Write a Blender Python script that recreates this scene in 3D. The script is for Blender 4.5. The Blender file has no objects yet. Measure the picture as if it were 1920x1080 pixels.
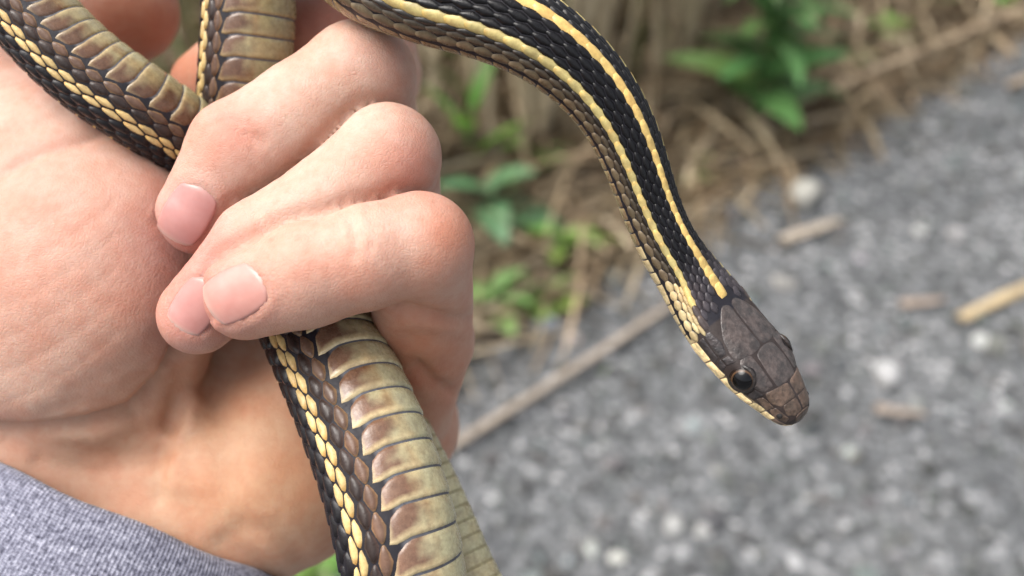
import bpy, math, random
import numpy as np
from mathutils import Matrix, Vector

random.seed(7)
rng = np.random.default_rng(7)
scn = bpy.context.scene
R = math.radians

# ------------------------------------------------------------------ camera
CAM_H, PITCH, FPX = 0.75, 40.0, 1844.0
cd = bpy.data.cameras.new("camera")
cam = bpy.data.objects.new("camera", cd)
scn.collection.objects.link(cam)
cam.location = (0, 0, CAM_H)
cam.rotation_euler = (R(90 - PITCH), 0, 0)
cd.sensor_width = 36.0
cd.lens = 36.0 * FPX / 1920.0
cd.clip_start, cd.clip_end = 0.005, 2000.0
cd.dof.use_dof = True
cd.dof.focus_distance = 0.129
cd.dof.aperture_fstop = 14.0
scn.camera = cam
CR = np.array(cam.rotation_euler.to_matrix())
CO = np.array([0, 0, CAM_H])

# ------------------------------------------------------------------ sky, sun, exposure
SUN_EL, SUN_AZ = 64.0, 262.0
w = bpy.data.worlds.new("World"); scn.world = w; w.use_nodes = True
nt = w.node_tree; nt.nodes.clear()
sky = nt.nodes.new("ShaderNodeTexSky"); sky.sky_type = 'NISHITA'; sky.sun_disc = False
sky.sun_elevation = R(SUN_EL); sky.sun_rotation = R(SUN_AZ)
sky.air_density = 1.0; sky.dust_density = 6.0; sky.ozone_density = 0.6
bg = nt.nodes.new("ShaderNodeBackground"); bg.inputs[1].default_value = 0.15
wo = nt.nodes.new("ShaderNodeOutputWorld")
hs = nt.nodes.new("ShaderNodeHueSaturation"); hs.inputs["Saturation"].default_value = 0.35
nt.links.new(sky.outputs[0], hs.inputs["Color"])
nt.links.new(hs.outputs[0], bg.inputs[0]); nt.links.new(bg.outputs[0], wo.inputs[0])
sl = bpy.data.lights.new("sun", 'SUN'); sl.energy = 1.5; sl.angle = R(50); sl.color = (1.0, 0.96, 0.90)
sun = bpy.data.objects.new("sun", sl); scn.collection.objects.link(sun)
az = R(SUN_AZ)
sdir = Vector((math.sin(az) * math.cos(R(SUN_EL)), math.cos(az) * math.cos(R(SUN_EL)), math.sin(R(SUN_EL))))
sun.rotation_euler = (-sdir).to_track_quat('-Z', 'Y').to_euler()
sun.location = (0, 0, 5)
scn.view_settings.view_transform = 'Standard'; scn.view_settings.look = 'None'
scn.view_settings.gamma = 1.0; scn.view_settings.exposure = 0.85
try:
    scn.cycles.use_denoising = True
    scn.cycles.max_bounces = 8
except Exception:
    pass

# ------------------------------------------------------------------ helpers
def P(px, py, d):                         # pixel of the 1920 frame and depth (mm) -> camera space, mm
    return np.array([(px - 960) / FPX * d, -(py - 540) / FPX * d, -d], float)

def pix(v):                               # camera space mm -> pixel
    d = -v[..., 2]
    return np.stack([960 + v[..., 0] / d * FPX, 540 - v[..., 1] / d * FPX], -1)

def to_world(v):
    return (np.asarray(v, float) * 0.001) @ CR.T + CO

def ground(px, py, z=0.0):
    r = CR @ np.array([(px - 960) / FPX, -(py - 540) / FPX, -1.0])
    t = (z - CO[2]) / r[2]
    return CO + r * t

def link(o, parent=None):
    scn.collection.objects.link(o)
    if parent is not None:
        o.parent = parent
    return o

def mesh(name, verts, faces, mat, parent=None, origin=None, smooth=True, col=None, uv=None):
    verts = np.asarray(verts, float)
    if origin is not None:
        verts = verts - np.asarray(origin)
    me = bpy.data.meshes.new(name)
    me.from_pydata(verts.tolist(), [], faces if isinstance(faces, list) else faces.tolist())
    if smooth:
        me.polygons.foreach_set("use_smooth", np.ones(len(me.polygons), bool))
    if col is not None:
        a = me.color_attributes.new("Col", 'FLOAT_COLOR', 'POINT')
        c = np.ones((len(verts), 4)); c[:, :3] = col
        a.data.foreach_set("color", c.ravel())
    if uv is not None:
        l = me.uv_layers.new(name="UVMap")
        li = np.empty(len(me.loops), int); me.loops.foreach_get("vertex_index", li)
        l.data.foreach_set("uv", np.asarray(uv)[li].ravel())
    me.materials.append(mat)
    me.update()
    o = bpy.data.objects.new(name, me)
    link(o, parent)
    if origin is not None and parent is None:
        o.location = origin
    return o

def empty(name, loc):
    o = bpy.data.objects.new(name, None); link(o); o.location = loc
    o.empty_display_size = 0.01
    return o

def tag(o, label=None, cat=None, group=None, kind=None):
    if label: o["label"] = label
    if cat: o["category"] = cat
    if group: o["group"] = group
    if kind: o["kind"] = kind
    return o

def s2l(r, g, b):
    f = lambda c: ((c / 255 + 0.055) / 1.055) ** 2.4 if c > 10 else c / 255 / 12.92
    return np.array([f(r), f(g), f(b)])

class NT:
    def __init__(self, name):
        self.m = bpy.data.materials.new(name); self.m.use_nodes = True
        self.t = self.m.node_tree
        self.b = self.t.nodes["Principled BSDF"]
    def n(self, typ, **kw):
        nd = self.t.nodes.new(typ)
        for k, v in kw.items():
            if k.startswith("i_"):
                k = k[2:]
                nd.inputs[int(k) if k.isdigit() else k.replace("_", " ")].default_value = v
            else:
                setattr(nd, k, v)
        return nd
    def l(self, a, b):
        self.t.links.new(a, b)
    def set(self, **kw):
        for k, v in kw.items():
            self.b.inputs[k.replace("_", " ")].default_value = v
    def noise(self, scale, detail=3, rough=0.55, vec=None, stretch=None):
        nd = self.n("ShaderNodeTexNoise"); nd.inputs["Scale"].default_value = scale
        nd.inputs["Detail"].default_value = detail; nd.inputs["Roughness"].default_value = rough
        if vec is None:
            vec = self.n("ShaderNodeTexCoord").outputs["Object"]
        if stretch:
            mp = self.n("ShaderNodeMapping")
            mp.inputs["Rotation"].default_value = stretch[1]; mp.inputs["Scale"].default_value = stretch[0]
            self.l(vec, mp.inputs[0]); vec = mp.outputs[0]
        self.l(vec, nd.inputs["Vector"])
        return nd.outputs["Fac"]
    def ramp(self, fac, stops):
        r = self.n("ShaderNodeValToRGB"); e = r.color_ramp.elements
        while len(e) < len(stops): e.new(0.5)
        for i, (p, c) in enumerate(stops):
            e[i].position = p; e[i].color = (c, c, c, 1) if np.isscalar(c) else (*c, 1)
        self.l(fac, r.inputs[0]); return r.outputs[0]
    def mix(self, fac, a, b, blend='MIX'):
        m = self.n("ShaderNodeMix", data_type='RGBA', blend_type=blend)
        for s, v in ((m.inputs[0], fac), (m.inputs[6], a), (m.inputs[7], b)):
            if hasattr(v, "is_linked"): self.l(v, s)
            elif np.isscalar(v): s.default_value = v
            else: s.default_value = (*v, 1)
        return m.outputs[2]
    def bump(self, h, strength, dist, prev=None):
        b = self.n("ShaderNodeBump"); b.inputs["Strength"].default_value = strength
        b.inputs["Distance"].default_value = dist
        self.l(h, b.inputs["Height"])
        if prev is not None: self.l(prev, b.inputs["Normal"])
        return b.outputs[0]
    def vcol(self):
        return self.n("ShaderNodeVertexColor", layer_name="Col").outputs[0]

def pl_dist(q, pts):                      # distance of 2-D points to a polyline
    best = np.full(len(q), 1e9)
    for a, b in zip(pts[:-1], pts[1:]):
        a = np.array(a, float); b = np.array(b, float); ab = b - a
        t = np.clip(((q - a) @ ab) / (ab @ ab), 0, 1)
        best = np.minimum(best, np.linalg.norm(q - a - t[:, None] * ab, axis=1))
    return best

# ------------------------------------------------------------------ materials
def mat_skin():
    N = NT("skin")
    v = N.vcol()
    n1 = N.noise(130, 5, 0.62); n2 = N.noise(650, 4, 0.6)
    c = N.mix(N.ramp(n1, [(0.38, 0.0), (0.64, 1.0)]), v, (0.97, 0.82, 0.77), 'MULTIPLY')
    c = N.mix(N.ramp(n2, [(0.42, 0.0), (0.66, 0.7)]), c, (0.93, 0.85, 0.82), 'MULTIPLY')
    N.l(c, N.b.inputs["Base Color"])
    N.set(Roughness=0.5, Subsurface_Weight=0.32, Subsurface_Scale=0.0028, IOR=1.4)
    N.b.inputs["Subsurface Radius"].default_value = (1.0, 0.36, 0.2)
    N.b.inputs["Specular IOR Level"].default_value = 0.38
    tc = N.n("ShaderNodeTexCoord").outputs["Object"]
    vo = N.n("ShaderNodeTexVoronoi", feature='DISTANCE_TO_EDGE'); vo.inputs["Scale"].default_value = 1900
    N.l(tc, vo.inputs["Vector"])
    lines = N.noise(420, 3, 0.6, stretch=((1, 0.22, 1), (0, 0, R(62))))
    b = N.bump(lines, 0.34, 0.00035)
    b = N.bump(N.ramp(vo.outputs[0], [(0.0, 0.0), (0.16, 1.0)]), 0.30, 0.00014, b)
    b = N.bump(N.noise(2600, 3), 0.3, 0.0001, b)
    N.l(b, N.b.inputs["Normal"])
    return N.m

def mat_nail():
    N = NT("nail"); v = N.vcol()
    c = N.mix(N.ramp(N.noise(500, 3), [(0.4, 0.0), (0.75, 1.0)]), v, (0.93, 0.86, 0.86), 'MULTIPLY')
    N.l(c, N.b.inputs["Base Color"])
    N.set(Roughness=0.32, Subsurface_Weight=0.3, Subsurface_Scale=0.0015, IOR=1.5)
    N.b.inputs["Subsurface Radius"].default_value = (1.0, 0.45, 0.35)
    N.l(N.bump(N.noise(700, 3, stretch=((1, 0.1, 1), (0, 0, R(70)))), 0.2, 0.0001), N.b.inputs["Normal"])
    return N.m

def mat_scale(name, rough, spec=0.5, coat=0.0):
    N = NT(name); v = N.vcol()
    c = N.mix(N.ramp(N.noise(900, 4, 0.65), [(0.36, 0.0), (0.68, 1.0)]), v, (0.66, 0.62, 0.62), 'MULTIPLY')
    c = N.mix(N.ramp(N.noise(260, 3), [(0.45, 0.0), (0.7, 0.5)]), c, (1.12, 0.93, 0.80), 'MULTIPLY')
    N.l(c, N.b.inputs["Base Color"])
    r = N.ramp(N.noise(1200, 2), [(0.3, rough - 0.08), (0.7, rough + 0.14)])
    N.l(r, N.b.inputs["Roughness"])
    N.b.inputs["Specular IOR Level"].default_value = spec
    b = N.bump(N.noise(3200, 3), 0.25, 0.00012)
    N.l(b, N.b.inputs["Normal"])
    return N.m

def mat_plain(name, c1, c2, scale, rough=0.7, bump=0.4, bd=0.002, detail=4, spec=0.4):
    N = NT(name)
    n = N.noise(scale, detail, 0.6)
    N.l(N.mix(N.ramp(n, [(0.3, 0.0), (0.7, 1.0)]), c1, c2), N.b.inputs["Base Color"])
    N.set(Roughness=rough); N.b.inputs["Specular IOR Level"].default_value = spec
    if bump: N.l(N.bump(n, bump, bd), N.b.inputs["Normal"])
    return N.m

def mat_vcol(name, rough=0.8, nscale=60, lo=0.6):
    N = NT(name); v = N.vcol()
    n = N.noise(nscale, 4, 0.65)
    N.l(N.mix(N.ramp(n, [(0.35, 0.0), (0.7, 1.0)]), v, (lo, lo, lo), 'MULTIPLY'), N.b.inputs["Base Color"])
    N.set(Roughness=rough); N.b.inputs["Specular IOR Level"].default_value = 0.3
    N.l(N.bump(n, 0.4, 0.002), N.b.inputs["Normal"])
    return N.m

def mat_leaf():
    N = NT("leaf"); v = N.vcol()
    n = N.noise(45, 3)
    N.l(N.mix(N.ramp(n, [(0.35, 0.0), (0.7, 1.0)]), v, (0.7, 0.8, 0.6), 'MULTIPLY'), N.b.inputs["Base Color"])
    N.set(Roughness=0.45)
    tr = N.n("ShaderNodeBsdfTranslucent"); N.l(v, tr.inputs[0])
    ms = N.n("ShaderNodeMixShader"); ms.inputs[0].default_value = 0.35
    N.l(N.b.outputs[0], ms.inputs[1]); N.l(tr.outputs[0], ms.inputs[2])
    N.l(ms.outputs[0], N.t.nodes["Material Output"].inputs[0])
    return N.m

def mat_knit():
    N = NT("grey_knit")
    uv = N.n("ShaderNodeTexCoord").outputs["UV"]
    sx = N.n("ShaderNodeSeparateXYZ"); N.l(uv, sx.inputs[0])
    def wave(out, k):
        m = N.n("ShaderNodeMath", operation='MULTIPLY'); N.l(out, m.inputs[0]); m.inputs[1].default_value = k
        s = N.n("ShaderNodeMath", operation='SINE'); N.l(m.outputs[0], s.inputs[0])
        a = N.n("ShaderNodeMath", operation='MULTIPLY_ADD'); N.l(s.outputs[0], a.inputs[0])
        a.inputs[1].default_value = 0.5; a.inputs[2].default_value = 0.5
        return a.outputs[0]
    wales = wave(sx.outputs[0], 2 * math.pi * 318)
    courses = wave(sx.outputs[1], 2 * math.pi * 2.4)
    heather = N.noise(1.0, 4, 0.7, vec=uv, stretch=((240, 1.3, 1), (0, 0, 0)))
    h2 = N.noise(1.0, 3, 0.6, vec=uv, stretch=((26, 0.5, 1), (0, 0, 0)))
    c = N.ramp(heather, [(0.30, (0.05, 0.05, 0.075)), (0.48, (0.23, 0.232, 0.295)), (0.68, (0.46, 0.465, 0.55))])
    c = N.mix(N.ramp(h2, [(0.35, 0.0), (0.68, 0.9)]), c, (0.62, 0.62, 0.66), 'MULTIPLY')
    c = N.mix(N.ramp(wales, [(0.0, 0.4), (0.5, 0.0)]), c, (0.6, 0.6, 0.62), 'MULTIPLY')
    N.l(c, N.b.inputs["Base Color"]); N.set(Roughness=0.95)
    N.b.inputs["Specular IOR Level"].default_value = 0.1
    N.b.inputs["Sheen Weight"].default_value = 0.25
    b = N.bump(wales, 0.5, 0.0002)
    b = N.bump(courses, 0.35, 0.0002, b)
    b = N.bump(N.noise(2500, 3), 0.4, 0.0002, b)
    N.l(b, N.b.inputs["Normal"])
    return N.m

M_SKIN, M_NAIL, M_KNIT = mat_skin(), mat_nail(), mat_knit()
M_SCALE = mat_scale("snake_scale", 0.30, 0.36)
M_BELLY = mat_scale("belly_scale", 0.24, 0.55)
M_BODY = mat_scale("snake_skin", 0.5, 0.3)
M_STONE = mat_vcol("gravel_stone", 0.85, 220, 0.55)
M_STRAW = mat_vcol("dry_straw", 0.75, 90, 0.62)
M_LEAF = mat_leaf()

# ------------------------------------------------------------------ ground and verge
def grid_sheet(name, mat, x0, x1, y0, y1, nx, ny, zf, keep=None):
    xs = np.linspace(x0, x1, nx); ys = np.linspace(y0, y1, ny)
    X, Y = np.meshgrid(xs, ys, indexing='ij')
    V = np.stack([X, Y, zf(X, Y)], -1).reshape(-1, 3)
    idx = np.arange(nx * ny).reshape(nx, ny)
    F = np.stack([idx[:-1, :-1], idx[1:, :-1], idx[1:, 1:], idx[:-1, 1:]], -1).reshape(-1, 4)
    if keep is not None:
        c = V[F].mean(1); F = F[keep(c)]
    return mesh(name, V, F, mat)

def ground_mat():
    N = NT("gravel_ground")
    tc = N.n("ShaderNodeTexCoord").outputs["Object"]
    vo = N.n("ShaderNodeTexVoronoi"); vo.inputs["Scale"].default_value = 110
    N.l(tc, vo.inputs["Vector"])
    bw = N.n("ShaderNodeSeparateColor"); N.l(vo.outputs["Color"], bw.inputs[0])
    c = N.ramp(bw.outputs[0], [(0.0, (0.08, 0.083, 0.085)), (0.55, (0.15, 0.155, 0.16)), (0.9, (0.24, 0.245, 0.25)), (1.0, (0.5, 0.5, 0.5))])
    c = N.mix(N.ramp(vo.outputs["Distance"], [(0.35, 0.0), (0.75, 0.6)]), c, (0.5, 0.5, 0.5), 'MULTIPLY')
    c = N.mix(N.ramp(N.noise(7, 4), [(0.35, 0.0), (0.7, 0.8)]), c, (0.55, 0.56, 0.58), 'MULTIPLY')
    N.l(c, N.b.inputs["Base Color"]); N.set(Roughness=0.9)
    N.l(N.bump(vo.outputs["Distance"], 0.9, -0.008), N.b.inputs["Normal"])
    return N.m

gz = lambda X, Y: 0.006 * np.sin(X * 5.1 + 1) * np.cos(Y * 4.3) + 0.003 * np.sin(X * 17 + Y * 13)
near = grid_sheet("ground", ground_mat(), -40, 40, -40, 400, 2, 2, lambda X, Y: X * 0 - 0.012)
tag(near, kind="structure")
gr = grid_sheet("gravel_track", ground_mat(), -2.5, 3.0, -1.0, 5.0, 90, 90, gz)
tag(gr, kind="structure")

EA, EB = ground(880, 600)[:2], ground(1840, 55)[:2]
ed = (EB - EA) / np.linalg.norm(EB - EA); en = np.array([-ed[1], ed[0]])     # towards the verge
def edge(X, Y): return (X - EA[0]) * en[0] + (Y - EA[1]) * en[1]
def along(X, Y): return (X - EA[0]) * ed[0] + (Y - EA[1]) * ed[1]
def wig(X, Y):
    a = along(X, Y); return edge(X, Y) + 0.03 * np.sin(a * 9) + 0.02 * np.sin(a * 23 + 1)
def vz(X, Y):
    e = wig(X, Y); return gz(X, Y) + np.clip(e, -0.04, 0.5) * 0.18 + 0.004 + 0.006 * np.sin(X * 41) * np.sin(Y * 37)
M_SOIL = mat_plain("soil", (0.045, 0.036, 0.025), (0.15, 0.115, 0.08), 40, 0.95, 0.8, 0.01)
vg = grid_sheet("verge", M_SOIL, -3.0, 4.5, 0.0, 5.0, 150, 110, vz, keep=lambda c: wig(c[:, 0], c[:, 1]) > 0.0)
tag(vg, kind="structure")

# loose gravel: base shapes, merged
def rock_shape(seed, sub=1):
    r = np.random.default_rng(seed)
    t = (1 + 5 ** 0.5) / 2
    v = [(-1,t,0),(1,t,0),(-1,-t,0),(1,-t,0),(0,-1,t),(0,1,t),(0,-1,-t),(0,1,-t),(t,0,-1),(t,0,1),(-t,0,-1),(-t,0,1)]
    f = [(0,11,5),(0,5,1),(0,1,7),(0,7,10),(0,10,11),(1,5,9),(5,11,4),(11,10,2),(10,7,6),(7,1,8),(3,9,4),(3,4,2),(3,2,6),(3,6,8),(3,8,9),(4,9,5),(2,4,11),(6,2,10),(8,6,7),(9,8,1)]
    v = [np.array(x, float) / np.linalg.norm(x) for x in v]
    for _ in range(sub):
        cache, nf = {}, []
        def mid(a, b):
            k = (min(a, b), max(a, b))
            if k not in cache:
                m = v[a] + v[b]; v.append(m / np.linalg.norm(m)); cache[k] = len(v) - 1
            return cache[k]
        for a, b, c in f:
            ab, bc, ca = mid(a, b), mid(b, c), mid(c, a)
            nf += [(a, ab, ca), (b, bc, ab), (c, ca, bc), (ab, bc, ca)]
        f = nf
    v = np.array(v)
    for _ in range(7):                                   # chip facets
        n = r.normal(size=3); n /= np.linalg.norm(n); h = r.uniform(0.55, 0.85)
        d = v @ n; v -= np.where(d > h, d - h, 0)[:, None] * n
    v *= r.uniform(0.75, 1.2, 3) * np.array([1, 1, 0.7])
    return v, np.array(f)
def rots(n, tilt=0.5):
    a = rng.uniform(0, 2 * np.pi, n); b = rng.normal(0, tilt, n)
    ca, sa, cb, sb = np.cos(a), np.sin(a), np.cos(b), np.sin(b); z = np.zeros(n); o = np.ones(n)
    A = np.stack([ca, -sa, z, sa, ca, z, z, z, o], -1).reshape(n, 3, 3)
    B = np.stack([o, z, z, z, cb, -sb, z, sb, cb], -1).reshape(n, 3, 3)
    return A @ B
shapes0 = [rock_shape(i, 0) for i in range(6)]; shapes1 = [rock_shape(20 + i, 1) for i in range(6)]
VV, FF, CC, off = [], [], [], 0
NST = 34000
X = rng.uniform(-1.0, 2.2, NST); Y = rng.uniform(0.15, 3.0, NST)
e = wig(X, Y)
ok = (e < rng.uniform(-0.06, 0.12, NST)) & (np.abs(X) < 0.35 + 0.72 * Y)
X, Y = X[ok], Y[ok]; n = len(X)
S = np.clip(rng.lognormal(math.log(0.0038), 0.5, n), 0.002, 0.014)
RT = rots(n)
br = np.clip(rng.lognormal(math.log(0.125), 0.42, n), 0.06, 0.5)
br = np.where(rng.random(n) < 0.03, rng.uniform(0.35, 0.5, n), br)
tint = np.stack([1 + rng.normal(0, 0.06, n) - 0.03, np.ones(n), 1 + rng.normal(0, 0.04, n) - 0.015], -1)
for i in range(n):
    sv, sf = (shapes1 if S[i] > 0.007 else shapes0)[i % 6]
    VV.append(sv @ RT[i].T * S[i] + [X[i], Y[i], gz(X[i], Y[i]) + S[i] * 0.25]); FF.append(sf + off); off += len(sv)
    CC.append(np.repeat((tint[i] * br[i])[None], len(sv), 0))
o = mesh("gravel", np.concatenate(VV), np.concatenate(FF), M_STONE, smooth=False, col=np.concatenate(CC))
tag(o, "grey crushed gravel covering the track below the snake", "gravel", kind="stuff")

# single pebbles and chips that stand out
def pebble(px, py, r, col, label, seed, flat=1.0):
    g = ground(px, py); v, f = rock_shape(seed, 2)
    v = v * np.array([r, r, r * flat])
    z = gz(g[0], g[1])
    o = mesh("pebble", v + [g[0], g[1], z + r * 0.35 * flat], f, M_STONE, origin=(g[0], g[1], z), col=np.repeat(np.array(col)[None], len(v), 0))
    tag(o, label, "pebble")
pebble(1506, 384, 0.029, (0.40, 0.39, 0.35), "large round pale pebble on grey gravel near the flat wood chip", 41)
pebble(1662, 700, 0.017, (0.42, 0.42, 0.42), "bright white pebble on gravel beside the snout of the snake", 42)
pebble(1262, 985, 0.014, (0.36, 0.36, 0.35), "whitish pebble lying next to a smaller pale one on gravel", 43)
pebble(1318, 992, 0.009, (0.34, 0.34, 0.33), "small pale pebble tucked beside the whitish larger pebble", 44)
pebble(1022, 606, 0.015, (0.26, 0.29, 0.33), "blue grey pebble between weeds and the long dry stick", 45)
pebble(1075, 632, 0.010, (0.45, 0.40, 0.37), "small pinkish pebble close to the long dry stick", 46)
pebble(1725, 442, 0.010, (0.5, 0.5, 0.49), "small pale pebble alone on gravel beyond the short narrow chip", 47)
pebble(1470, 528, 0.020, (0.30, 0.29, 0.27), "flat dull beige stone beside the neck of the snake", 48, 0.5)
pebble(1160, 1050, 0.009, (0.5, 0.5, 0.46), "small cream pebble lying alone on open gravel beneath the snake", 49)

def stick(a, b, ra, rb, col, name, label, bend=0.01, flat=1.0, zoff=0.0, cat="stick", nseg=14, jag=0.12):
    a = np.array(a, float); b = np.array(b, float)
    d = b - a; L = np.linalg.norm(d); d /= L
    side = np.cross(d, [0, 0, 1]); side /= np.linalg.norm(side); up = np.cross(side, d)
    V, C = [], []; K = 9
    for i in range(nseg + 1):
        t = i / nseg
        c = a + (b - a) * t + side * bend * math.sin(t * 3.1) * L * 0.3 + up * zoff
        r = (ra + (rb - ra) * t) * (1 + rng.normal(0, jag * 0.4))
        for k in range(K):
            th = 2 * math.pi * k / K
            V.append(c + r * (math.cos(th) * side + flat * math.sin(th) * up) * (1 + rng.normal(0, jag * 0.5)) + d * (rng.normal(0, ra * 0.5) if i in (0, nseg) else 0))
            C.append(np.array(col) * rng.uniform(0.75, 1.15))
    F = [(i * K + k, i * K + (k + 1) % K, (i + 1) * K + (k + 1) % K, (i + 1) * K + k) for i in range(nseg) for k in range(K)]
    F += [tuple(range(K))[::-1], tuple(nseg * K + k for k in range(K))]
    o = mesh(name, V, F, M_STRAW, origin=a, col=np.array(C))
    return tag(o, label, cat)
def gp(px, py, h): g = ground(px, py); return np.array([g[0], g[1], gz(g[0], g[1]) + h])
stick(gp(760, 905, 0.012), gp(1270, 575, 0.012), 0.0050, 0.0042, (0.40, 0.335, 0.27), "dry_stick", "long straight brown dry stick lying across the gravel behind the snake", 0.015, zoff=0.0)
stick(gp(1795, 612, 0.010), gp(1990, 520, 0.012), 0.0070, 0.0066, (0.55, 0.43, 0.26), "straw_piece", "thick tan straw piece with a broken end on gravel", 0.01, 0.6)
stick(gp(1465, 458, 0.010), gp(1570, 428, 0.010), 0.0095, 0.006, (0.42, 0.36, 0.29), "wood_chip", "flat pale brown wood chip on gravel near the large round pebble", 0.01, 0.35, nseg=6, cat="wood chip")
stick(gp(1690, 580, 0.008), gp(1765, 576, 0.008), 0.0065, 0.004, (0.42, 0.34, 0.28), "wood_chip", "short narrow wood chip near the thick tan straw piece", 0.02, 0.4, nseg=5, cat="wood chip")
stick(gp(1640, 775, 0.008), gp(1735, 785, 0.008), 0.007, 0.003, (0.36, 0.30, 0.25), "wood_chip", "small splintered wood chip beside the bright white pebble", 0.04, 0.35, nseg=5, cat="wood chip")
stick(gp(1890, 165, 0.010), gp(1985, 125, 0.010), 0.006, 0.005, (0.42, 0.33, 0.24), "dry_stick", "short tan dry stick on gravel beyond the straw piece", 0.02)
stick(gp(1400, 265, 0.02), gp(2010, 0, 0.02), 0.006, 0.004, (0.44, 0.34, 0.23), "dry_stick", "long tan dry stalk lying along the edge of the verge", 0.02, zoff=0.01, nseg=20)

# straw litter
def blades(n, fn, cols, wid=(0.0012, 0.003)):
    VV, FF, CC, off = [], [], [], 0
    for i in range(n):
        c, d, L, arch = fn()
        d = d / np.linalg.norm(d)
        side = np.cross(d, [0, 0, 1.0]); ns = np.linalg.norm(side)
        side = side / ns if ns > 1e-4 else np.array([1.0, 0, 0])
        a = rng.uniform(0, 6.28); up = np.cross(side, d)
        side = side * math.cos(a * 0.25) + up * math.sin(a * 0.25)
        wdt = rng.uniform(*wid); K = 5
        bow = rng.normal(0, 0.10) * L
        for k in range(K):
            t = k / (K - 1)
            p = c + d * L * (t - 0.5) + np.array([0, 0, arch * (1 - (2 * t - 1) ** 2)]) + side * bow * (t - 0.5) ** 2
            ww = wdt * (1 - 0.8 * abs(2 * t - 1) ** 3)
            VV += [p - side * ww, p + side * ww + np.array([0, 0, ww * 0.3])]
        b = off; off += 2 * K
        FF += [(b + 2 * k, b + 2 * k + 1, b + 2 * k + 3, b + 2 * k + 2) for k in range(K - 1)]
        col = np.array(cols[rng.integers(len(cols))]) * rng.uniform(0.55, 1.2)
        CC += [col] * (2 * K)
    return np.array(VV), FF, np.array(CC)
def in_verge(emin=-0.03, emax=1.6, amin=-0.9, amax=2.6, bias=1.0):
    a = rng.uniform(amin, amax); e_ = emin + (emax - emin) * rng.random() ** bias
    p = EA + ed * a + en * e_
    return p, e_
def litter():
    p, e_ = in_verge(-0.05, 0.75, bias=1.4)
    an = rng.normal(0, 0.55); d2 = ed * math.cos(an) + en * math.sin(an)
    d = np.array([d2[0], d2[1], rng.normal(0, 0.10)])
    z = max(vz(p[0], p[1]), gz(p[0], p[1])) + rng.uniform(0.004, 0.045) * min(1, max(0.25, (e_ + 0.05) * 4))
    return np.array([p[0], p[1], z]), d, rng.uniform(0.07, 0.32), rng.uniform(0, 0.012)
TAN = [(0.50, 0.40, 0.26), (0.42, 0.33, 0.21), (0.30, 0.22, 0.14), (0.58, 0.48, 0.34), (0.38, 0.28, 0.18)]
V, F, C = blades(7000, litter, TAN, (0.0014, 0.0042))
tag(mesh("straw_litter", V, F, M_STRAW, col=C), "matted dead straw lying along the verge beside the gravel", "straw", kind="stuff")
def leaning():
    p, e_ = in_verge(0.16, 1.5, -0.9, 2.4)
    d = np.array([rng.normal(0, 0.22), rng.normal(0, 0.22), 1.0])
    L = rng.uniform(0.2, 0.6)
    return np.array([p[0], p[1], vz(p[0], p[1]) + L * 0.46]), d, L, 0.0
V, F, C = blades(2600, leaning, TAN + [(0.10, 0.15, 0.04), (0.14, 0.2, 0.06)], (0.0012, 0.0034))
tag(mesh("dry_grass", V, F, M_STRAW, col=C), "thin dead grass blades standing among the stalks", "grass", kind="stuff")

# standing dry stalks, each a thing
def stalk_mesh(seed):
    r = np.random.default_rng(seed); K, n_ = 7, 9
    V, C = [], []; bx, by = r.normal(0, 0.05, 2)
    for i in range(n_ + 1):
        t = i / n_
        c = np.array([bx * t * t, by * t * t, t]); rad = 0.0055 * (1 - 0.35 * t) * (1.25 if i % 3 == 0 else 1.0)
        for k in range(K):
            th = 6.2832 * k / K
            V.append(c + [rad * math.cos(th), rad * math.sin(th), 0]); C.append(np.array((0.56, 0.47, 0.32)) * r.uniform(0.75, 1.15))
    F = [(i * K + k, i * K + (k + 1) % K, (i + 1) * K + (k + 1) % K, (i + 1) * K + k) for i in range(n_) for k in range(K)]
    F.append(tuple(n_ * K + k for k in range(K)))
    return V, F, np.array(C)
protos = []
for s in range(8):
    V, F, C = stalk_mesh(s); protos.append((V, F, C))
meshes = {}
cnt = 0
for i in range(210):
    if i < 145:
        px = rng.uniform(740, 1300); py = rng.uniform(40, 330) - max(0, px - 1000) * 0.25
    else:
        px = rng.uniform(250, 1750); py = rng.uniform(-260, 60)
    g = ground(px, py)
    if wig(g[0], g[1]) < 0.15: continue
    k = i % 8
    if k not in meshes:
        o = mesh("dry_stalk", *protos[k][:2], M_STRAW, col=protos[k][2]); meshes[k] = o
    else:
        o = meshes[k].copy(); link(o)
    h = rng.uniform(0.35, 0.8)
    sc = rng.uniform(0.6, 1.5)
    o.scale = (sc, sc, h); o.location = (g[0], g[1], vz(g[0], g[1]) - 0.01)
    o.rotation_euler = (rng.normal(0, 0.10), rng.normal(0, 0.12), rng.uniform(0, 6.28))
    tag(o, "dry tan reed stalk standing upright in the verge", "stalk", "dry stalks standing in the verge")

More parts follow.
